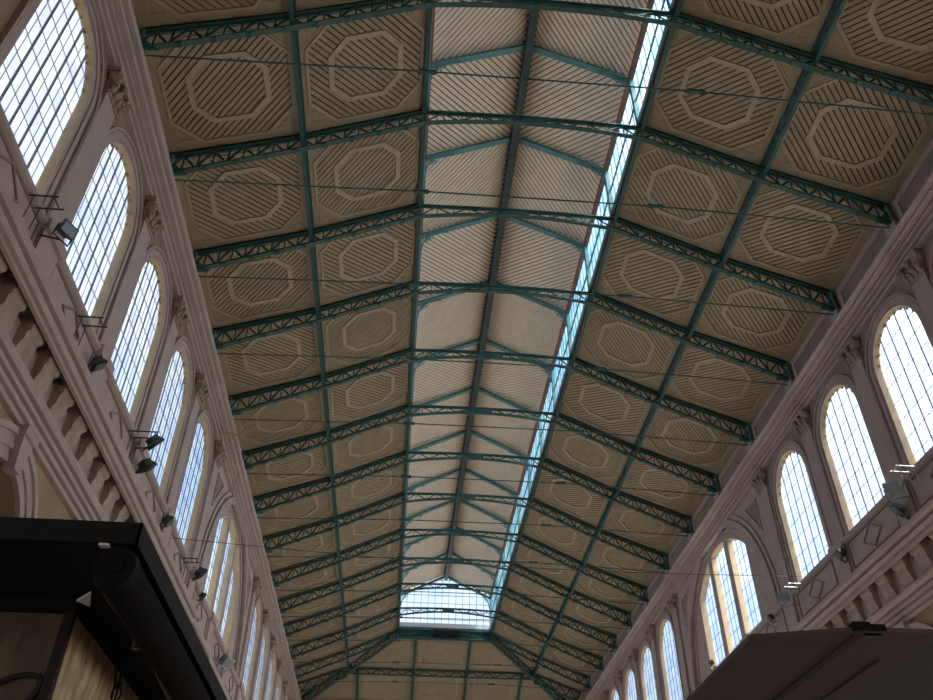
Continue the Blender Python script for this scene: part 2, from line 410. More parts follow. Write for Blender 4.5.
# panels of the hipped end
def hipz(y): return ZS + (ZE - ZS) * (y - 74.5) / (YB - 74.5)
XR = [-3.7, 1.5, 6.5, 11.7]
YM = 79.4
def hx(y, s): return XC + s * (HS + (HW - HS) * (y - 74.5) / (YB - 74.5))
hip_polys = [('upper left', [(hx(74.6, -1), 74.6), (XR[1], 74.6), (XR[1], YM), (hx(YM, -1), YM)]),
             ('upper middle', [(XR[1], 74.6), (XR[2], 74.6), (XR[2], YM), (XR[1], YM)]),
             ('upper right', [(XR[2], 74.6), (hx(74.6, 1), 74.6), (hx(YM, 1), YM), (XR[2], YM)]),
             ('lower far left', [(hx(YM, -1), YM), (XR[0], YM), (XR[0], YB), (hx(YB, -1), YB)]),
             ('lower left of centre', [(XR[0], YM), (XR[1], YM), (XR[1], YB), (XR[0], YB)]),
             ('lower middle', [(XR[1], YM), (XR[2], YM), (XR[2], YB), (XR[1], YB)]),
             ('lower right of centre', [(XR[2], YM), (XR[3], YM), (XR[3], YB), (XR[2], YB)]),
             ('lower far right', [(XR[3], YM), (hx(YM, 1), YM), (hx(YB, 1), YB), (XR[3], YB)])]
for nm, pl in hip_polys:
    cx = sum(p[0] for p in pl) / 4; cy = sum(p[1] for p in pl) / 4
    g = lambda a, b, c: (a, b, hipz(b) + .12 - c)
    t = thing('ceiling_panel', (cx, cy, hipz(cy) + .3), '%s panel of the hipped ceiling below the lantern gable' % nm, 'ceiling panel', 'panels of the hipped end')
    mb = MB(); mb.prism(pl, g, -.12, 0); mb.build('boarding', 'board', t)
    q = inset(pl, .9); mb = MB(); mb.band(q + q[:1], inset(q, .18) + inset(q, .18)[:1], g, 0, .06); mb.build('frame_moulding', 'moulding', t)

# ------------------------------------------------------------------ lantern ceiling, glazing
for i in range(13):
    for s in (-1, 1):
        y0, y1 = yl[i], yl[i + 1]
        f, La, Lb = frame_of(roofpt(s, HS + .1, ZLE + .12, y0 + .02), roofpt(s, .0, ZLR + .12, y0 + .02), roofpt(s, HS + .1, ZLE + .12, y1 - .02))
        t = thing('lantern_ceiling_panel', f(La / 2, Lb / 2, -.15), 'lit slatted panel %s of the ridge beam, %s' % (SIDE[s], bay_words(i)), 'ceiling panel', 'slatted panels of the lantern ceiling')
        mb = MB(); mb.prism([(0, 0), (La, 0), (La, Lb), (0, Lb)], f, -.12, -.09); mb.build('underlay', 'lbacking', t)
        sg = (1 if i % 2 == 1 else -1) * -1
        mb = MB(); slats(mb, [(0, 0), (La, 0), (La, Lb), (0, Lb)], f, -.04, 0, sg, .215, .05); mb.build('slat_boards', 'lboard', t)

wn = [0]
def next_window():
    wn[0] += 1; return 'window_%d' % wn[0]
for s in (-1, 1):
    for i in range(13):
        y0, y1 = yl[i], yl[i + 1]
        X = XC + s * (HS + .06)
        t = thing(next_window(), (X, (y0 + y1) / 2, 27.4 + EYE), 'strip of lantern side glazing on the %s, %s' % (SIDE[s], bay_words(i)), 'window', 'side glazing of the lantern', 'structure')
        mb = MB(); mb.box((X - .01, y0, 27.45 + EYE), (X + .01, y1, 30.35 + EYE)); mb.build('glass', 'lglass', t)
        mb = MB(); n = 8
        for k in range(n):
            y = y0 + (y1 - y0) * k / n
            mb.box((X - .02, y - .02, 27.4 + EYE), (X + .02, y + .02, 30.4 + EYE))
        mb.box((X - .035, y0, 28.85 + EYE), (X + .03, y1, 28.92 + EYE))
        mb.build('glazing_bars', 'teal_lit', t)
        mb = MB(); mb.box((X - .12, y0, 27.30 + EYE), (X + .10, y1, 27.55 + EYE)); mb.build('sill_board', 'sill', t)
    X = XC + s * (HS - .02)
    mb = MB(); mb.box((X - .1, Y0, 30.22 + EYE), (X + .1, 74.5, 30.45 + EYE)); o = mb.build('eaves_board', 'redwood')
    tag(o, 'red-brown eaves board above the %s lantern glazing' % SIDE[s], 'beam')
    mb = MB(); gx = XC + s * (HS + .06); mb.box((gx - .03, Y0, 26.95 + EYE), (gx + .03, 74.5, 27.3 + EYE)); 
    for z in (26.93, 27.2): mb.box((gx - .085, Y0, z + EYE), (gx + .085, 74.5, z + .05 + EYE))
    tag(mb.build('lantern_sill_girder', 'teal'), 'long dark teal girder under the %s side of the lantern' % SIDE[s], 'beam')
# ridge
t = thing('ridge_beam', (XC, 42, ZLR - .3), 'dark ridge beam along the top of the lantern ceiling', 'beam')
mb = MB(); mb.box((XC - .16, Y0, ZLR - .45), (XC + .16, 74.5, ZLR + .05)); mb.build('beam', 'iron', t)
mb = MB()
for y in [Y0 + .3 * k for k in range(int((74.5 - Y0) / .3))]: mb.box((XC - .25, y, ZLR - .1), (XC + .25, y + .06, ZLR - .04))
mb.build('batten_ends', 'iron', t)
# gable of the lantern
G = 74.55
t = thing(next_window(), (XC, G, 27.4 + EYE), 'bright glazed gable closing the far end of the lantern', 'window', None, 'structure')
def gtop(x): return ZLE - .1 + (ZLR - ZLE) * (1 - abs(x - XC) / HS)
mb = MB(); mb.prism([(XC - HS, 27.5 + EYE), (XC + HS, 27.5 + EYE), (XC + HS, ZLE), (XC, ZLR), (XC - HS, ZLE)], lambda a, b, c: (a, G + c, b), 0, .02); mb.build('glass', 'gglass', t)
mb = MB()
for k in range(14):
    x = XC - HS + 2 * HS * k / 13; mb.box((x - .018, G - .03, 27.4 + EYE), (x + .018, G + .03, gtop(x)))
for k in range(1, 7):
    z = 27.4 + .75 * k; h = HS if z < 30.4 else HS * (32.35 - z) / 1.95
    mb.box((XC - h, G - .03, z - .016 + EYE), (XC + h, G + .03, z + .016 + EYE))
mb.build('glazing_bars', 'teal_lit', t)
mb = MB(); mb.box((XC - HS, G - .12, 27.3 + EYE), (XC + HS, G + .1, 27.75 + EYE)); mb.build('sill_board', 'white', t)
t = thing('gable_girder', (XC, 74.5, 26.4 + EYE), 'deep teal cross girder under the bright lantern gable', 'beam')
mb = MB(); mb.box((XC - HS, 74.3, 27.05 + EYE), (XC + HS, 74.6, 27.3 + EYE)); mb.box((XC - HS, 74.3, 26.3 + EYE), (XC + HS, 74.6, 26.42 + EYE)); mb.build('flanges', 'teal', t)
mb = MB()
for k in range(12):
    x = XC - HS + 2 * HS * k / 12; d = 2 * HS / 12
    mb.bar((x, 74.4, 26.36 + EYE), (x + d, 74.4, 27.1 + EYE), .07, .07, (0, 1, 0)); mb.bar((x, 74.5, 27.1 + EYE), (x + d, 74.5, 26.36 + EYE), .07, .07, (0, 1, 0))
mb.box((XC - HS, 74.62, 26.3 + EYE), (XC + HS, 74.7, 27.3 + EYE))
mb.build('lattice', 'teal', t)
mb = MB(); mb.box((3.0, 74.02, 26.42 + EYE), (5.3, 74.28, 27.02 + EYE)); 
for k in range(5): mb.box((3.05, 74.0, 26.5 + .1 * k + EYE), (5.25, 74.02, 26.54 + .1 * k + EYE))
tag(mb.build('vent_box', 'wine'), 'dark reddish louvred box fixed below the lantern gable', 'vent')

# ------------------------------------------------------------------ trusses
def lower_z(h):                                        # lower chord height at half width h
    if h >= HS:
        P = [(HW - .05, 22.42), (HM, 24.32), (HS, 26.42)]
        for (h0, z0), (h1, z1) in zip(P[:-1], P[1:]):
            if h >= h1: return z0 + (z1 - z0) * (h - h0) / (h1 - h0) + EYE
    t = h / HS
    return 26.42 + .42 * (1 - t * t) + EYE
def upper_z(h):
    P = [(HW, ZE), (HM, ZM), (HS, ZS)]
    if h >= HS:
        for (h0, z0), (h1, z1) in zip(P[:-1], P[1:]):
            if h >= h1: return z0 + (z1 - z0) * (h - h0) / (h1 - h0)
    return ZS + .10 * (1 - (h / HS) ** 2)
def truss(k, y):
    if k == 0: lab = 'teal lattice roof truss nearest the top of the photo'
    elif k == 12: lab = 'last teal lattice roof truss, standing just before the bright lantern gable'
    else: lab = 'teal lattice roof truss, %s counted down from the top of the photo' % ORD[k]
    t = thing('roof_truss', (XC, y, ZE), lab, 'truss', 'lattice roof trusses')
    hs = [HW - .05, HM, HS]
    up = MB(); lo = MB(); la = MB(); rv = lo
    for s in (-1, 1):
        for h0, h1 in ((HW - .05, HM), (HM, HS)):
            p, q = (XC + s * h0, y, upper_z(h0) - .07), (XC + s * h1, y, upper_z(h1) - .07)
            up.bar(p, q, .24, .05); up.bar((p[0], y, p[2] - .06), (q[0], y, q[2] - .06), .07, .14)
            p, q = (XC + s * h0, y, lower_z(h0)), (XC + s * h1, y, lower_z(h1))
            lo.bar(p, q, .19, .045); lo.bar((p[0], y, p[2] + .06), (q[0], y, q[2] + .06), .07, .14)
        n = 18
        for j in range(n):
            h0 = HW - .05 - (HW - .05 - HS) * j / n; h1 = HW - .05 - (HW - .05 - HS) * (j + 1) / n
            yy = y + (.06 if j % 2 else -.06)
            la.bar((XC + s * h0, yy, upper_z(h0) - .12), (XC + s * h1, yy, lower_z(h1) + .05), .035, .085, (0, 0, 1)) if j % 2 else \
                la.bar((XC + s * h0, yy, lower_z(h0) + .05), (XC + s * h1, yy, upper_z(h1) - .12), .035, .085, (0, 0, 1))
            la.bar((XC + s * h1, y, lower_z(h1)), (XC + s * h1, y, upper_z(h1) - .08), .05, .05, (0, 1, 0))
            if j % 2 == 0:
                h = (h0 + h1) / 2; rv.bar((XC + s * h - .11, y, lower_z(h) - .04), (XC + s * h + .11, y, lower_z(h) - .04), .16, .05)
        e = MB()
        X = XC + s * (HW - .12)
        e.box((min(X, X - s * .1), y - .16, 22.36 + EYE), (max(X, X - s * .1), y + .16, ZE - .02))
        e.prism([(0, 22.4), (0, 23.1), (.6, 22.5)], lambda a, b, c: (X - s * (a + .1), y + c, b + EYE), -.02, .02)
        e.build('end_plate', 'teal_lit', t)
    m = 12
    for j in range(m):
        u0 = -HS + 2 * HS * j / m; u1 = -HS + 2 * HS * (j + 1) / m
        a0, a1 = abs(u0), abs(u1)
        up.bar((XC + u0, y, upper_z(a0) - .07), (XC + u1, y, upper_z(a1) - .07), .2, .05); up.bar((XC + u0, y, upper_z(a0) - .12), (XC + u1, y, upper_z(a1) - .12), .06, .1)
        lo.bar((XC + u0, y, lower_z(a0)), (XC + u1, y, lower_z(a1)), .17, .05); lo.bar((XC + u0, y, lower_z(a0) + .05), (XC + u1, y, lower_z(a1) + .05), .06, .1)
        if j % 2: la.bar((XC + u0, y + .04, upper_z(a0) - .1), (XC + u1, y + .04, lower_z(a1) + .05), .03, .06)
        else: la.bar((XC + u0, y - .04, lower_z(a0) + .05), (XC + u1, y - .04, upper_z(a1) - .1), .03, .06)
        if j: la.bar((XC + u0, y, lower_z(a0)), (XC + u0, y, upper_z(a0) - .08), .04, .04, (0, 1, 0))
    la.box((XC - .5, y - .05, lower_z(.5)), (XC + .5, y + .05, upper_z(.5) - .05))
    up.build('upper_chord', 'teal', t); lo.build('lower_chord', 'teal', t); la.build('lattice', 'teal', t)
    tr = MB(); tr.tube([(XC - HW + .25, y, 22.2 + EYE), (XC - HS, y, 22.5 + EYE), (XC + HS, y, 22.55 + EYE), (XC + HW - .25, y, 22.25 + EYE)], .028, 6)
    r = tr.build('tie_rod', 'teal', t)
    for x, z in ((XC - HS, 22.5), (XC + HS, 22.55)):
        b = MB(); b.tube([(x - .3, y, z + EYE), (x - .2, y, z + EYE), (x - .12, y, z + EYE), (x + .12, y, z + EYE), (x + .2, y, z + EYE), (x + .3, y, z + EYE)], [.04, .10, .07, .07, .10, .04], 8)
        b.build('turnbuckle', 'teal', r)
for k, y in enumerate(TY): truss(k, y)

# rafters of the lantern
for k, y in enumerate(TY):
    t = thing('lantern_rafter', (XC, y, ZLR - .3), 'teal gabled rafter pair of the lantern, %s from the top of the photo' % ORD[k], 'rafter', 'rafter pairs of the lantern')
    for s in (-1, 1):
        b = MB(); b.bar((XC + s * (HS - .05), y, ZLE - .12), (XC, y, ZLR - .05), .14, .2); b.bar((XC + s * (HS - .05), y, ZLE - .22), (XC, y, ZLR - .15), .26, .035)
        b.build('rafter', 'teal_lit', t)
        b = MB(); b.box((XC + s * HS - .09, y - .1, 27.3 + EYE), (XC + s * HS + .09, y + .1, ZLE)); b.build('post', 'teal_lit', t)
        b = MB(); pts = []
        for j in range(9):
            a = PI / 2 * j / 8
            pts.append((XC + s * (HS - .1 - 1.25 * (1 - math.cos(a))), y, ZLE - 1.15 + 1.4 * math.sin(a)))
        b.tube(pts, .045, 6)
        for j in range(3):
            c = (XC + s * (HS - .28 - .13 * j), y, ZLE - .42 + .12 * j)
            b.tube([(c[0] + .13 * math.cos(2 * PI * q / 10), y, c[2] + .13 * math.sin(2 * PI * q / 10)) for q in range(11)], .02, 5)
        b.build('curved_bracket', 'teal_lit', t)

# middle purlins as lattice girders
for s in (-1, 1):
    t = thing('lattice_purlin', (XC + s * HM, 44, ZM - .1), 'long teal lattice purlin halfway up the %s roof slope' % SIDE[s], 'beam')
    a, b = MB(), MB(); X = XC + s * HM
    a.box((X - .10, Y0, ZM - .02), (X + .10, 78.85, ZM + .05)); a.box((X - .07, Y0, ZM - .42), (X + .07, 78.85, ZM - .36))
    for i in range(13):
        y0, y1 = yl[i], yl[i + 1]; n = 6
        for j in range(n):
            u, v = y0 + (y1 - y0) * j / n, y0 + (y1 - y0) * (j + 1) / n
            b.bar((X, u, ZM - .38), (X, v, ZM), .03, .06, (1, 0, 0)); b.bar((X + .04, u, ZM), (X + .04, v, ZM - .38), .03, .06, (1, 0, 0))
    a.build('flanges', 'teal', t); b.build('lattice', 'teal', t)

# hip rafters, jack trusses and the beams of the hipped end
def lattice_beam(name, p, q, depth, lab, cat, n, w=.28, group=None):
    p, q = Vector(p), Vector(q); t = thing(name, (p + q) / 2, lab, cat, group)
    a, b = MB(), MB(); dn = Vector((0, 0, -depth))
    a.bar(p, q, w, .08); a.bar(p + dn, q + dn, w, .08)
    for j in range(n):
        u, v = p.lerp(q, j / n), p.lerp(q, (j + 1) / n)
        b.bar(u + (dn if j % 2 else Vector()), v + (Vector() if j % 2 else dn), .05, .1)
        b.bar(v, v + dn, .05, .05, (0, 1, 0))
    a.build('flanges', 'teal', t); b.build('lattice', 'teal', t); return t
for s in (-1, 1):
    lattice_beam('hip_rafter', (XC + s * HS, 74.6, ZS), (XC + s * (HW - .2), YB - .2, ZE + .05), .75, 'teal lattice hip rafter running from the lantern gable to the far %s corner' % SIDE[s], 'rafter', 20, .32)
    lattice_beam('jack_truss', (XC + s * (HW - .05), 79.0, ZE), (XC + s * (HM + .1), 79.0, ZM - .1), .85, 'short teal lattice truss between the %s wall and the hip rafter' % SIDE[s], 'truss', 9)
for j, (x, y0, y1, w) in enumerate(((XR[1], 74.7, YB - .1, 'left of centre'), (XR[2], 74.7, YB - .1, 'right of centre'), (XR[0], 79.5, YB - .1, 'at the far left'), (XR[3], 79.5, YB - .1, 'at the far right'))):
    mb = MB(); mb.bar((x, y0, hipz(y0)), (x, y1, hipz(y1)), .22, .3)
    tag(mb.build('hip_end_rafter', 'teal'), 'teal rafter running down the hipped end, %s' % w, 'rafter', 'rafters of the hipped end')
lattice_beam('hip_end_purlin', (hx(YM, -1) + .4, YM, hipz(YM)), (hx(YM, 1) - .4, YM, hipz(YM)), .5, 'horizontal lattice purlin across the hipped end below the lantern gable', 'beam', 24, .26)

# ------------------------------------------------------------------ mouldings along the walls
def extrude_profile(mb, f, prof, y0, y1):
    n = len(prof)
    vs = [f(y, z, d) for y in (y0, y1) for d, z in prof]
    mb.add(vs, [tuple(range(n)), tuple(range(n, 2 * n))[::-1]] + [(i, (i + 1) % n, n + (i + 1) % n, n + i) for i in range(n)])
trim = [0]
def trim_name():
    trim[0] += 1; return 'trim_%d' % trim[0]
ENT = [(-.02, 20.62), (.20, 20.62), (.20, 20.76), (.10, 20.77), (.10, 20.82), (.27, 20.83), (.27, 20.96), (.16, 20.97), (.16, 21.03), (.36, 21.04), (.36, 21.14), (.28, 21.15), (.28, 21.19),
       (.52, 21.20), (.56, 21.25), (.56, 21.29), (.46, 21.30), (.46, 21.33), (.70, 21.34), (.75, 21.40), (.75, 21.47), (-.02, 21.62)]
GAL = [(-.02, 12.52), (.44, 12.52), (.50, 12.46), (.50, 12.05), (.60, 12.05), (.60, 12.14), (.55, 12.15), (.55, 12.20), (.66, 12.22), (.70, 12.30), (.70, 12.36), (.52, 12.38), (.52, 12.43), (.76, 12.46), (.80, 12.54), (.80, 12.66),
       (.60, 12.70), (.46, 12.80), (.40, 12.84), (.40, 12.94), (.30, 12.96), (.30, 13.06), (.22, 13.08), (-.02, 13.08)]
ARC = [(-.02, 10.42), (.13, 10.42), (.13, 10.55), (.05, 10.56), (.05, 10.61), (.19, 10.62), (.19, 10.75), (.10, 10.76), (.10, 10.81), (.25, 10.82), (.25, 10.94), (.17, 10.95), (.17, 10.99), (.33, 11.0), (.37, 11.1), (.37, 11.2), (.1, 11.28), (-.02, 11.28)]
def shift(p, dd): return [(d + (dd if d > .1 else 0), z) for d, z in p]
caps_k = [0, 1, 2, 3, 4, 7, 8, 9, 10, 11, 12]
for s in (-1, 1):
    f = wallpt(s); S = SIDE[s]
    mb = MB(); extrude_profile(mb, f, ENT, 5, YB)
    tag(mb.build(trim_name(), 'mauve'), 'stepped mauve cornice above the windows on the %s wall' % S, 'trim', kind='structure')
    # frieze between the truss ends
    mb = MB()
    for i in range(13):
        a, b = yl[i] + .35, yl[i + 1] - .35
        o = [(a, 21.6), (a, 23.25), (b, 23.25), (b, 21.6)]; q = [(a + .22, 21.6), (a + .22, 23.0), (b - .22, 23.0), (b - .22, 21.6)]
        mb.band(o, q, f, 0, .09)
    fr = mb.build(trim_name(), 'mauve'); tag(fr, 'pale frieze frames below the roof edge on the %s wall' % S, 'trim', kind='structure')
    mb = MB()
    for i in range(13):
        a, b = yl[i] + .35, yl[i + 1] - .35; mb.prism([(a + .2, 21.6), (b - .2, 21.6), (b - .2, 23.02), (a + .2, 23.02)], f, 0, .03)
    mb.build('frieze_inset', 'frieze', fr)
    # stone seats of the trusses
    for k, y in enumerate(TY):
        mb = MB(); mb.prism([(y - .32, 21.95), (y + .32, 21.95), (y + .32, 22.32), (y - .32, 22.32)], f, -.02, .34); mb.prism([(y - .24, 21.55), (y + .24, 21.55), (y + .24, 21.95), (y - .24, 21.95)], f, -.02, .2)
        mb.build('truss_seat', 'mauve', fr)
    # gallery cornice, in two depths
    segs = [(5, 33.9, .0), (33.9, 38.9, -.2), (38.9, YB, -.3)]
    mb = MB()
    for a, b, dd in segs: extrude_profile(mb, f, shift(GAL, dd), a, b)
    tag(mb.build(trim_name(), 'mauve'), 'broad projecting gallery cornice on the %s wall' % S, 'trim', kind='structure')
    mb = MB(); extrude_profile(mb, f, ARC, 5, 60); tag(mb.build(trim_name(), 'mauve'), 'stepped architrave under the stone brackets on the %s wall' % S, 'trim', kind='structure')
    mb = MB(); mb.prism([(5, 11.25), (60, 11.25), (60, 12.15), (5, 12.15)], f, -.02, .07); tag(mb.build(trim_name(), 'stone'), 'stone frieze behind the brackets of the %s gallery' % S, 'trim', kind='structure')
    # parapet
    mb = MB(); extrude_profile(mb, f, [(-.02, 13.0), (.15, 13.0), (.15, 14.32), (-.02, 14.32)], 5, YB)
    extrude_profile(mb, f, [(-.02, 14.25), (.20, 14.25), (.28, 14.30), (.28, 14.42), (.24, 14.5), (-.02, 14.54)], 5, YB)
    pr = mb.build(trim_name(), 'mauve'); tag(pr, 'panelled parapet with diamond mouldings below the windows on the %s wall' % S, 'trim', kind='structure')
    bays = [(yl[i], yl[i + 1]) for i in range(13)]
    for i, (a, b) in enumerate(bays):
        c = (a + b) / 2; mb = MB()
        dm = [(c - .74, 13.74), (c, 14.20), (c + .74, 13.74), (c, 13.28)]
        mb.band(dm + dm[:1], inset(dm, .09) + inset(dm, .09)[:1], f, .13, .20)
        rc = [(c - 1.78, 13.2), (c + 1.78, 13.2), (c + 1.78, 14.23), (c - 1.78, 14.23)]; ri = [(c - 1.71, 13.25), (c + 1.71, 13.25), (c + 1.71, 14.18), (c - 1.71, 14.18)]
        mb.band(rc + rc[:1], ri + ri[:1], f, .13, .19)
        mb.build('diamond_moulding', 'frieze', pr)
    for k, y in enumerate([Y0] + TY):
        mb = MB(); mb.prism([(y - .5, 13.0), (y + .5, 13.0), (y + .5, 14.2), (y - .5, 14.2)], f, .1, .26); mb.prism([(y - .56, 14.2), (y + .56, 14.2), (y + .56, 14.51), (y - .56, 14.51)], f, .1, .36)
        mb.build('pedestal', 'mauve', pr)

    # small arched windows
    for i, (a, b) in enumerate(BAYS):
        yc = (a + b) / 2
        nearer = i <= 4
        if i == 0: wl = 'nearest arched window of the %s wall, cut by the edge of the photo' % S
        elif nearer: wl = '%s arched window of the %s wall counted from the camera' % (ORD[i], S)
        else: wl = '%s small arched window beyond the wide three-light window of the %s wall' % (ORD[i - 5], S)
        t = thing(next_window(), f(yc, 13, 0), wl, 'window', 'arched windows of the %s wall' % S, 'structure')
        fo = arch_outline(yc, WR, 13.0, WZS); bo = arch_outline(yc, 1.50, 13.0, WZS)
        o2 = arch_outline(yc, 1.98, 13.0, WZS)
        m_ = MB(); m_.band(arch_outline(yc, 1.98, 13.0, WZS), fo, f, 0, .05); m_.band(arch_outline(yc, 2.0, 13.0, WZS), arch_outline(yc, 1.93, 13.0, WZS), f, 0, .14); m_.band(arch_outline(yc, 1.86, 13.0, WZS), arch_outline(yc, 1.70, 13.0, WZS), f, 0, .09)
        m_.build('archivolt', 'mauve', t)
        D = -.13
        m_ = MB(); m_.strip([f(p[0], p[1], .04) for p in fo], [f(p[0], p[1], D) for p in bo]); m_.strip([f(p[0], p[1], D) for p in bo], [f(p[0], p[1], D - .03) for p in bo]); m_.build('reveal', 'cream', t)
        m_ = MB(); m_.prism(bo, f, D - .02, D); m_.build('glass', 'glass', t)
        m_ = MB()
        def top_at(y): return WZS + math.sqrt(max(0, 1.50 ** 2 - (y - yc) ** 2))
        for u in (-.9, -.3, .3, .9): m_.prism([(yc + u - .024, 13.0), (yc + u + .024, 13.0), (yc + u + .024, top_at(yc + u)), (yc + u - .024, top_at(yc + u))], f, D - .02, D + .02)
        m_.build('glazing_bars', 'bar', t); m_ = MB()
        for u in (-1.2, -.6, 0, .6, 1.2): m_.prism([(yc + u - .006, 13.0), (yc + u + .006, 13.0), (yc + u + .006, top_at(yc + u)), (yc + u - .006, top_at(yc + u))], f, D - .01, D + .01)
        for q in range(1, 10):
            z = 13 + .7 * q; hh = 1.50 if z < WZS else math.sqrt(max(0, 1.50 ** 2 - (z - WZS) ** 2))
            if hh > .15: m_.prism([(yc - hh, z - .009), (yc + hh, z - .009), (yc + hh, z + .009), (yc - hh, z + .009)], f, D - .01, D + .01)
        m_.build('pane_leads', 'lead', t)
        if nearer or i < 8:
            m_ = MB()
            for j in range(1, 12):
                aa = PI * j / 12; m_.blob(f(yc - 1.47 * math.cos(aa), WZS + 1.47 * math.sin(aa), D + .02), .05)
            m_.build('rim_lugs', 'gold', t)
    # wide three-light window
    t = thing(next_window(), f(TC, 13, 0), 'wide three-light arched window in the middle of the %s wall' % S, 'window', None, 'structure')
    m_ = MB()
    for r0, r1, dd in ((6.45, 6.1, .16), (6.75, 6.55, .09), (5.98, 5.8, -.06)): m_.band(arch_outline(TC, r0, 13.0, 14.8, 40), arch_outline(TC, r1, 13.0, 14.8, 40), f, -.15 if dd < 0 else 0, dd)
    m_.build('archivolt', 'mauve', t)
    go = arch_outline(TC, 3.8, 13.0, 18.8, 30, 5.5, 14.8); gi = arch_outline(TC, 3.72, 13.0, 18.8, 30, 5.42, 14.8)
    D = -.42
    m_ = MB(); m_.strip([f(p[0], p[1], -.12) for p in go], [f(p[0], p[1], D) for p in gi]); m_.build('reveal', 'cream', t)
    m_ = MB(); m_.prism(gi, f, D - .02, D); m_.build('glass', 'glass', t)
    def ttop(y): return 14.8 + math.sqrt(5.45 ** 2 - (y - TC) ** 2)
    for u in (-1.3, 1.3):
        m_ = MB(); w_ = .26
        m_.prism([(TC + u - w_, 13.0), (TC + u + w_, 13.0), (TC + u + w_, ttop(TC + u)), (TC + u - w_, ttop(TC + u))], f, D - .04, -.14); m_.build('pier', 'mauve', t)
        for e in (-1, 1):
            m_ = MB(); y = TC + u + e * (w_ + .01)
            m_.prism([(y - .012, 13.0), (y + .012, 13.0), (y + .012, ttop(y)), (y - .012, ttop(y))], f, D - .05, -.16); m_.build('pier_reveal', 'cream', t)
    m_ = MB()
    for u in (-3.2, -2.65, -2.1, -.55, 0, .55, 2.1, 2.65, 3.2): m_.prism([(TC + u - .018, 13.0), (TC + u + .018, 13.0), (TC + u + .018, ttop(TC + u)), (TC + u - .018, ttop(TC + u))], f, D - .01, D + .015)
    for q in range(1, 10):
        z = 13 + .7 * q; hh = 3.7 if z < 18.7 else math.sqrt(max(0, 5.42 ** 2 - (z - 14.8) ** 2))
        m_.prism([(TC - hh, z - .01), (TC + hh, z - .01), (TC + hh, z + .01), (TC - hh, z + .01)], f, D - .01, D + .01)
    m_.build('glazing_bars', 'bar', t)

    # pilasters with leafy capitals
    for n_, k in enumerate(caps_k):
        y = TY[k]
        if k <= 4: w = '%s pilaster with leafy capital on the %s wall, counted from the camera' % (ORD[n_], S)
        else: w = '%s pilaster with leafy capital past the three-light window of the %s wall' % (ORD[n_ - 5], S)
        t = thing('pilaster', f(y, 14.52, 0), w, 'pilaster', 'pilasters of the %s wall' % S)
        m_ = MB(); m_.prism([(y - .42, 14.52), (y + .42, 14.52), (y + .42, 19.75), (y - .42, 19.75)], f, -.02, .16)
        m_.build('shaft', 'mauve', t)
        m_ = MB()
        m_.prism([(y - .47, 19.72), (y + .47, 19.72), (y + .47, 19.82), (y - .47, 19.82)], f, 0, .21)
        m_.prism([(y - .40, 19.8), (y + .40, 19.8), (y + .50, 20.5), (y - .50, 20.5)], f, 0, .2)
        m_.prism([(y - .62, 20.48), (y + .62, 20.48), (y + .62, 20.63), (y - .62, 20.63)], f, 0, .36)
        for u in (-.48, .48):
            m_.tube([f(y + u, 20.34, .1), f(y + u, 20.34, .38)], .15, 10); m_.blob(f(y + u, 20.34, .40), .08)
        for row, (zz, n2) in enumerate(((19.95, 4), (20.18, 3))):
            for j in range(n2):
                u = -.36 + .72 * j / (n2 - 1)
                m_.blob(f(y + u, zz, .24), .13, .8, .8, 1.25); m_.blob(f(y + u, zz + .12, .32), .07)
        m_.blob(f(y, 20.42, .34), .12)
        m_.build('capital', 'capital', t)

    # stone brackets below the gallery
    y = 10.47 if s == -1 else 19.2
    ys = []
    while y < (36 if s == -1 else 46): ys.append(y); y += 1.225
    for n_, y in enumerate(ys):
        dd = 0 if y < 33.9 else -.2
        sc = 1 + dd / .6
        pf = [(-.02, 12.5), (.44 * sc, 12.5), (.44 * sc, 12.36), (.40 * sc, 12.34), (.42 * sc, 12.14), (.37 * sc, 11.98), (.30 * sc, 11.92), (.29 * sc, 11.70), (.21 * sc, 11.50), (.22 * sc, 11.36), (.13 * sc, 11.28), (-.02, 11.26)]
        t = thing('cornice_bracket', f(y, 11.26, 0), 'scrolled stone bracket under the %s gallery cornice, %s counted from the camera end' % (S, ORD[n_]), 'bracket', 'stone brackets of the %s gallery' % S)
        m_ = MB(); vs = [f(yy, z, d) for yy in (y - .31, y + .31) for d, z in pf]; n = len(pf)
        m_.add(vs, [tuple(range(n)), tuple(range(n, 2 * n))[::-1]] + [(i, (i + 1) % n, n + (i + 1) % n, n + i) for i in range(n)])
        for e in (-1, 1): m_.tube([f(y + e * .30, 11.42, .12), f(y + e * .35, 11.42, .12)], .085, 8); m_.tube([f(y + e * .30, 12.08, .30), f(y + e * .35, 12.08, .30)], .10, 8)
        m_.prism([(y - .37, 12.38), (y + .37, 12.38), (y + .37, 12.5), (y - .37, 12.5)], f, 0, .47 * sc)
        m_.build('console', 'stone', t)

    # lower arches, moulded rims and keystones
    for i in range(6):
        a, b = bays[i]; c = (a + b) / 2
        t = thing(next_window(), f(c, 8, 0), 'dark round-arched opening with grey archivolt low on the %s wall, %s from the camera' % (S, ORD[i]), 'window', 'lower arches of the %s wall' % S, 'structure')
        m_ = MB()
        for r0, r1, dd in ((2.34, 2.18, .16), (2.18, 1.98, .09), (2.0, 1.84, .13), (1.84, 1.68, .07), (1.70, 1.54, .10)): m_.band(arch_outline(c, r0, 4, LZS), arch_outline(c, r1, 4, LZS), f, -.02, dd)
        m_.build('archivolt', 'mauve', t)
        m_ = MB(); m_.prism([(c - .17, 9.4), (c + .17, 9.4), (c + .30, 10.3), (c - .30, 10.3)], f, 0, .28); m_.prism([(c - .36, 10.2), (c + .36, 10.2), (c + .36, 10.42), (c - .36, 10.42)], f, 0, .34); m_.build('keystone', 'mauve', t)
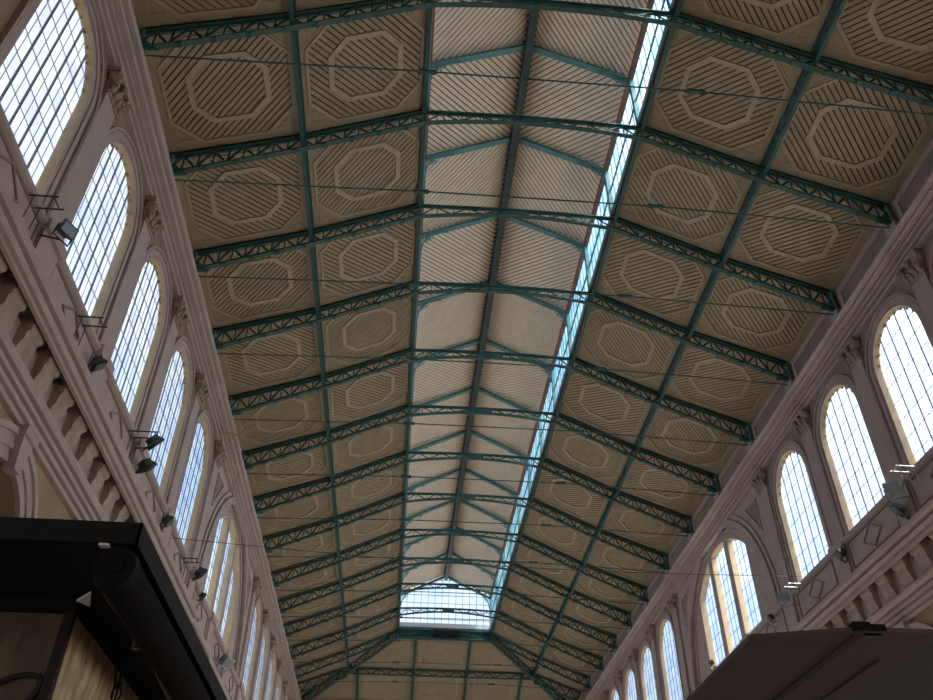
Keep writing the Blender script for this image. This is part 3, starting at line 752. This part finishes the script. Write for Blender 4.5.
        m_ = MB(); m_.prism(arch_outline(c, 1.54, 4, LZS), f, -.62, -.6); m_.build('dark_infill', 'dark_room', t)  # flat dark sheet paints the gloom inside the opening
        m_ = MB()
        for r in (1.0, .5): m_.band(arch_outline(c, r, LZS, LZS), arch_outline(c, r - .06, LZS, LZS), f, -.6, -.54)
        for j in range(1, 6):
            aa = PI * j / 6; u, v = math.cos(aa), math.sin(aa); m_.bar(f(c + .5 * u, LZS + .5 * v, -.57), f(c + 1.5 * u, LZS + 1.5 * v, -.57), .05, .05)
        m_.prism([(c - 1.5, LZS - .05), (c + 1.5, LZS - .05), (c + 1.5, LZS + .05), (c - 1.5, LZS + .05)], f, -.6, -.52)
        m_.build('glazing_bars', 'grey', t)

# ------------------------------------------------------------------ floodlights on the parapets
def flood(s, y, z, d, size, aim, lab, grp, m='darkgrey', rack=True):
    """a floodlight head on a yoke; aim = direction of the lens"""
    f = wallpt(s); p = Vector(f(y, z, d)); aim = Vector(aim).normalized()
    t = thing('floodlight', p, lab, 'floodlight', grp)
    sd = aim.cross(Vector((0, 0, 1))).normalized(); up = sd.cross(aim)
    g = lambda a, b, c: tuple(p + sd * a * size + up * b * size + aim * c * size)
    m_ = MB(); n = 4
    fr = [(-.5, -.38), (.5, -.38), (.5, .38), (-.5, .38)]; bk = [(-.3, -.22), (.3, -.22), (.3, .22), (-.3, .22)]
    vs = [g(a, b, .22) for a, b in fr] + [g(a, b, .08) for a, b in fr] + [g(a, b, -.35) for a, b in bk]
    m_.add(vs, [(0, 1, 2, 3), (11, 10, 9, 8)] + [(k * 4 + i, k * 4 + (i + 1) % 4, k * 4 + 4 + (i + 1) % 4, k * 4 + 4 + i) for k in (0, 1) for i in range(4)])
    for k in range(5): m_.prism([(-.32 + .15 * k, -.3), (-.29 + .15 * k, -.3), (-.29 + .15 * k, .3), (-.32 + .15 * k, .3)], g, -.42, -.05)
    m_.build('housing', m, t)
    m_ = MB(); m_.prism([(-.42, -.30), (.42, -.30), (.42, .30), (-.42, .30)], g, .22, .24); m_.build('lens', 'lamp_glass', t)
    m_ = MB()
    m_.tube([g(-.55, 0, 0), g(-.55, -.7, 0), g(.55, -.7, 0), g(.55, 0, 0)], .035 * size + .01, 6)
    base = Vector(f(y, z - size * .5, .26)); m_.tube([g(0, -.7, 0), tuple(base)], .025, 6)
    m_.build('yoke', m, t)
    return t
def rack(s, y, z, lab, col='iron', d1=.85):
    f = wallpt(s); t = thing('lamp_rack', f(y, z, .5), lab, 'rack', 'lamp racks on the parapets')
    m_ = MB()
    for yy in (y, y + .38): m_.tube([f(yy, z, .2), f(yy, z, d1)], .024, 6)
    m_.tube([f(y, z, d1 - .1), f(y + .38, z, d1 - .1)], .02, 6); m_.build('rails', col, t)
    m_ = MB()
    for yy in (y, y + .38): m_.tube([f(yy, z, .32), f(yy, z - .7, .30)], .014, 6)
    m_.build('struts', col, t); return t
G_ = 'floodlights on the parapets'
flood(-1, 14.0, 14.1, .80, .42, (.9, -.45, -.30), 'big dark floodlight on the left parapet, in front of the second window', G_)
rack(-1, 13.1, 14.22, 'iron lamp rack beside the big floodlight on the left parapet')
flood(-1, 18.5, 13.62, .5, .42, (.55, .35, -.75), 'dark floodlight below the third window of the left wall', G_)
rack(-1, 17.1, 14.1, 'short iron lamp rack below the third window of the left wall')
flood(-1, 23.5, 14.3, .80, .5, (.6, .5, -.6), 'black floodlight in front of the fourth window of the left wall', G_, 'iron')
rack(-1, 22.7, 14.2, 'iron lamp rack in front of the fourth window of the left wall', 'iron', 1.1)
flood(-1, 23.9, 13.65, .62, .5, (.45, .75, -.5), 'greenish floodlight hanging just below the fourth window of the left wall', G_, 'iron')
flood(-1, 27.9, 13.75, .5, .42, (.8, .2, -.6), 'small dark floodlight below the fifth window of the left wall', G_)
flood(-1, 33.7, 14.3, .60, .48, (.7, .5, -.5), 'dark floodlight at the near edge of the left three-light window', G_)
rack(-1, 31.8, 14.1, 'iron lamp rack just before the left three-light window')
flood(-1, 35.3, 13.95, .5, .34, (.8, .2, -.5), 'small dark floodlight below the left three-light window', G_)
flood(-1, 42.4, 13.5, .6, .7, (.7, -.3, -.6), 'grey round-backed floodlight below the far part of the left three-light window', G_, 'grey')
flood(1, 23.45, 13.95, .85, .55, (-.65, -.65, -.4), 'silver floodlight on the right parapet between two tall windows', G_, 'grey')
rack(1, 22.8, 14.4, 'bare metal lamp rack beside the silver floodlight on the right parapet', 'silver', .95)
flood(1, 24.0, 13.4, .6, .5, (-.5, .7, -.5), 'grey floodlight hanging on the right parapet below the silver one', G_, 'grey')
flood(1, 28.4, 13.85, .5, .45, (-.8, .2, -.5), 'dark floodlight on the right parapet below the third full window', G_)
flood(1, 33.05, 14.02, .8, .55, (-.65, -.65, -.4), 'silver floodlight on the right parapet beside the three-light window', G_, 'grey')
rack(1, 32.4, 14.35, 'bare metal lamp rack beside the right three-light window', 'silver', .85)
flood(1, 35.5, 14.05, .5, .34, (-.8, .2, -.5), 'small dark floodlight under the near end of the right three-light window', G_)
flood(1, 43.7, 14.7, .5, .34, (-.8, .2, -.5), 'small dark floodlight at the far foot of the right three-light window', G_)
f = wallpt(-1); mb = MB(); mb.tube([f(32.2, 20.3, .45), f(33.5, 21.0, .95), f(34.2, 21.7, 1.0)], .05, 6)
tag(mb.build('bracket_rod', 'gold'), 'short brassy rod slanting across the cornice by the fifth left pilaster', 'rod')
# cable across the hall
mb = MB(); A = Vector(wallpt(-1)(29.6, 13.9, .3)); B = Vector(wallpt(1)(32.2, 14.6, .3))
mb.tube([A.lerp(B, i / 24) + Vector((0, 0, -.35 * math.sin(PI * i / 24))) for i in range(25)], .014, 5)
tag(mb.build('cable', 'iron'), 'thin cable strung straight across the hall between the parapets', 'cable')

# ------------------------------------------------------------------ stall with black awning, lower left
KX, KY, KZ0, KZ1 = -1.255, 3.72, 1.715 + EYE, 1.80 + EYE       # near right corner of the canopy, underside, top
BX, BY = -1.715, 4.45                                          # corner of the stall body
t = thing('market_stall', (-3.2, 6.5, 0), 'market stall with black canopy and speckled wood panels at the lower left', 'stall')
m_ = MB(); m_.box((-6.0, KY, KZ0), (KX, 11.0, KZ1)); m_.build('canopy', 'black', t)
m_ = MB(); m_.box((-6.0, KY - .012, KZ0 - .01), (KX + .012, KY, KZ1 + .012)); m_.box((KX, KY - .012, KZ0 - .01), (KX + .012, 11.0, KZ1 + .012)); m_.build('fascia', 'black2', t)
m_ = MB(); m_.box((-6.0, BY, KZ0 - .07), (BX, 10.5, KZ0)); m_.build('head_beam', 'black', t)
m_ = MB(); m_.box((-6.0, BY + .03, 0), (BX - .05, BY + .06, KZ0 - .07)); m_.build('front_panel', 'osb_shaded', t)['label'] = 'front panel with canopy shade in its colour'
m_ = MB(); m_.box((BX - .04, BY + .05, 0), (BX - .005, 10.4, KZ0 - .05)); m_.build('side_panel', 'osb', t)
m_ = MB(); m_.box((BX - .055, BY + .005, 0), (BX - .005, BY + .055, KZ0 - .05)); m_.build('corner_post', 'wine', t)
m_ = MB(); cx, cz = -1.965, 1.185 + EYE; tl = math.radians(35)
def ell(a, b): return [(cx + a * math.cos(q) * math.cos(tl) - b * math.sin(q) * math.sin(tl), cz + a * math.cos(q) * math.sin(tl) + b * math.sin(q) * math.cos(tl)) for q in [2 * PI * i / 40 for i in range(41)]]
m_.band(ell(.22, .105), ell(.195, .08), lambda a, b, c: (a, BY + c, b), .01, .035)
m_.build('ring_emblem', 'wine', t)
m_ = MB(); m_.prism([(-1.705, 4.40), (-1.60, 4.28), (-1.655, 4.47)], lambda a, b, c: (a, b, KZ0 - .03 + c), 0, .012); m_.build('gap_patch', 'white', t)  # pale patch stands in for bright wall seen through a gap
# folding awning in its cassette
TX, TZ = -1.325, 1.598 + EYE
t = thing('rolled_awning', (TX, 6, TZ), 'rolled black awning hanging under the right edge of the stall canopy', 'awning')
m_ = MB(); m_.tube([(TX, KY + .06, TZ), (TX, 10.8, TZ)], .098, 20); m_.build('cloth_roll', 'blackcloth', t)
m_ = MB(); m_.tube([(TX, KY, TZ), (TX, KY + .06, TZ)], [.098, .106], 20); m_.tube([(TX, KY - .015, TZ), (TX, KY + .01, TZ)], .04, 12)
m_.box((TX - .02, KY + .03, TZ + .08), (TX + .02, KY + .06, KZ0)); m_.build('end_cap', 'black', t)
m_ = MB(); m_.tube([(-1.463, 4.09, 1.62 + EYE), (-1.411, 4.62, 1.58 + EYE)], .016, 8); m_.build('arm', 'darkgrey', t)
m_ = MB(); m_.tube([(-1.40, 4.76, 1.58 + EYE), (-1.45, 5.66, 1.58 + EYE), (-1.50, 7.0, 1.58 + EYE)], .016, 8); m_.build('arm', 'darkgrey', t)
m_ = MB(); m_.blob((-1.405, 4.69, 1.58 + EYE), .035); m_.tube([(-1.411, 4.62, 1.60 + EYE), (-1.411, 4.62, 1.52 + EYE)], .022, 8); m_.tube([(-1.43, 4.66, 1.58 + EYE), (-1.36, 4.74, 1.58 + EYE)], .014, 6); m_.build('elbow_joint', 'darkgrey', t)
m_ = MB(); m_.box((-1.42, KY - .005, KZ0 - .02), (-1.375, KY + .03, KZ0 - .006)); m_.build('clip', 'white', t)  # small white block paints in a highlight, not a fitting
# cord with hook
mb = MB()
mb.tube([(-1.64, 5.1, KZ0 - .03), (-1.65, 5.12, 1.60 + EYE), (-1.685, 5.3, 1.54 + EYE), (-1.70, 5.4, 1.30 + EYE)], .006, 6)
mb.tube([(-1.63, 5.2, KZ0 - .03), (-1.635, 5.2, 1.60 + EYE), (-1.655, 5.28, 1.53 + EYE), (-1.66, 5.3, 1.2 + EYE)], .006, 6)
mb.blob((-1.655, 5.28, 1.525 + EYE), .018)
mb.tube([(-1.655 + .028 * math.sin(a), 5.28, 1.47 + EYE - .04 * math.cos(a)) for a in [2 * PI * i / 12 for i in range(13)]], .006, 5)
tag(mb.build('hanging_cord', 'black'), 'thin black cord with a knot and loop hanging beside the speckled wood panel', 'cord')

# ------------------------------------------------------------------ canvas canopy, lower right
QZ = 1.9 + EYE
t = thing('stall_canopy', (5.0, 7.5, QZ), 'dark brown canvas stall canopy seen from below at the lower right', 'canopy')
LX, RX, SX = 1.19 * 1.9, 5.6, 1.525 * 1.9
NY = lambda x: (2.72 - .28 * (x / 1.9 - 1.19)) * 1.9 if x < SX else 2.615 * 1.9
def slab(mb, pts, z0, z1): mb.prism(pts, lambda a, b, c: (a, b, c), z0, z1)
m_ = MB(); slab(m_, [(LX, NY(LX)), (SX, NY(SX)), (SX, 10.5), (LX, 10.5)], QZ, QZ + .03); slab(m_, [(SX, NY(SX)), (SX + .55, NY(SX)), (SX + .55, 10.5), (SX, 10.5)], QZ, QZ + .03); m_.build('brown_canvas', 'cloth', t)
m_ = MB(); slab(m_, [(SX + .55, NY(SX)), (RX, NY(RX)), (RX, 10.5), (SX + .55, 10.5)], QZ, QZ + .03); m_.build('grey_canvas', 'cloth2', t)
m_ = MB(); m_.bar((SX, NY(SX) + .02, QZ - .005), (SX, 10.5, QZ - .005), .05, .014); m_.build('seam_batten', 'cloth_dark', t)
m_ = MB(); m_.bar((SX + .35, NY(SX) + .5, QZ - .004), (SX + .33, 10.5, QZ - .004), .014, .01); m_.build('seam', 'cloth_dark', t)
m_ = MB(); m_.bar((LX, NY(LX), QZ + .012), (SX, NY(SX), QZ + .012), .03, .03); m_.bar((SX, NY(SX), QZ + .012), (RX, NY(RX), QZ + .012), .03, .03); m_.bar((LX, NY(LX), QZ + .012), (LX, 10.5, QZ + .012), .03, .03); m_.build('hem_rail', 'cloth', t)
m_ = MB(); slab(m_, [(SX - .06, NY(SX) - .03), (SX + .15, NY(SX) - .03), (SX + .15, NY(SX) + .06), (SX - .06, NY(SX) + .06)], QZ, QZ + .04); slab(m_, [(SX - .05, NY(SX) - .02), (SX + .06, NY(SX) - .02), (SX + .06, NY(SX) + .05), (SX - .05, NY(SX) + .05)], QZ + .04, QZ + .058); m_.build('clamp', 'black', t)
for x, y in ((LX + .3, 10.2), (RX - .2, 10.2), (RX - .2, 5.4)):
    m_ = MB(); m_.tube([(x, y, 0), (x, y, QZ)], .03, 8); m_.build('post', 'black', t)

# ------------------------------------------------------------------ sky and sun
w = bpy.data.worlds.new('sky'); bpy.context.scene.world = w; w.use_nodes = True
nt = w.node_tree; N = nt.nodes; L = nt.links; bg = N['Background']
tc = N.new('ShaderNodeTexCoord'); mp = N.new('ShaderNodeMapping'); mp.inputs['Scale'].default_value = (1.6, 1.6, 3.2); mp.inputs['Location'].default_value = (.3, .1, .25)
L.new(tc.outputs['Generated'], mp.inputs['Vector'])
nz = N.new('ShaderNodeTexNoise'); nz.inputs['Scale'].default_value = 1.3; nz.inputs['Detail'].default_value = 7; nz.inputs['Roughness'].default_value = .5
L.new(mp.outputs['Vector'], nz.inputs['Vector'])
r = N.new('ShaderNodeValToRGB'); r.color_ramp.elements[0].position = .42; r.color_ramp.elements[1].position = .62
r.color_ramp.elements[0].color = (.56, .76, 1.0, 1); r.color_ramp.elements[1].color = (1.0, 1.0, 1.04, 1)
L.new(nz.outputs['Fac'], r.inputs['Fac'])
dp = N.new('ShaderNodeVectorMath'); dp.operation = 'DOT_PRODUCT'; dp.inputs[1].default_value = (.74, -.34, .58)
L.new(tc.outputs['Generated'], dp.inputs[0])
mr = N.new('ShaderNodeMapRange'); mr.inputs['From Min'].default_value = 0.0; mr.inputs['From Max'].default_value = 1.0
mr.inputs['To Min'].default_value = 1.12; mr.inputs['To Max'].default_value = 4.6; mr.interpolation_type = 'SMOOTHSTEP'
wm = N.new('ShaderNodeMapRange'); wm.inputs['From Min'].default_value = .1; wm.inputs['From Max'].default_value = 1.0; wm.inputs['To Max'].default_value = .8
L.new(dp.outputs['Value'], wm.inputs['Value'])
cm = N.new('ShaderNodeMix'); cm.data_type = 'RGBA'; cm.inputs['B'].default_value = (1.0, .90, .76, 1)      # warm haze around the sun
L.new(wm.outputs['Result'], cm.inputs['Factor']); L.new(r.outputs['Color'], cm.inputs['A']); L.new(cm.outputs['Result'], bg.inputs['Color'])
L.new(dp.outputs['Value'], mr.inputs['Value']); L.new(mr.outputs['Result'], bg.inputs['Strength'])
sl = bpy.data.lights.new('sun', 'SUN'); sl.energy = 6.0; sl.angle = math.radians(.6); sl.color = (1, .9, .74)
so = bpy.data.objects.new('sun', sl); C.objects.link(so)
az, el = math.radians(38), math.radians(57)            # light travels towards -x, +y, down
dv = Vector((-math.cos(el) * math.cos(az), math.cos(el) * math.sin(az), -math.sin(el)))
so.rotation_euler = dv.to_track_quat('-Z', 'Y').to_euler(); so.location = (40, -20, 60)

# ------------------------------------------------------------------ camera
yaw, pit, rol, F = 0.0777, 0.6745, 0.0087, 831.3
ca, sa, cb, sb, cc, sc = math.cos(yaw), math.sin(yaw), math.cos(pit), math.sin(pit), math.cos(rol), math.sin(rol)
fwd = Vector((sa * cb, ca * cb, sb)); rt = Vector((ca, -sa, 0)); up = rt.cross(fwd)
rr = rt * cc + up * sc; uu = -rt * sc + up * cc
cam = bpy.data.cameras.new('camera'); cam.sensor_width = 36; cam.lens = F / 933 * 36; cam.clip_start = .05; cam.clip_end = 500
co = bpy.data.objects.new('camera', cam); C.objects.link(co)
mw = Matrix((rr, uu, -fwd)).transposed().to_4x4(); mw.translation = Vector((0, 0, EYE)); co.matrix_world = mw
S = bpy.context.scene; S.camera = co
S.view_settings.view_transform = 'Standard'; S.view_settings.look = 'None'; S.view_settings.gamma = 1.0; S.view_settings.use_curve_mapping = False
S.view_settings.exposure = 0.30
S.cycles.max_bounces = 10; S.cycles.diffuse_bounces = 7; S.cycles.transparent_max_bounces = 16
S.cycles.use_denoising = True; S.cycles.caustics_reflective = False; S.cycles.caustics_refractive = False
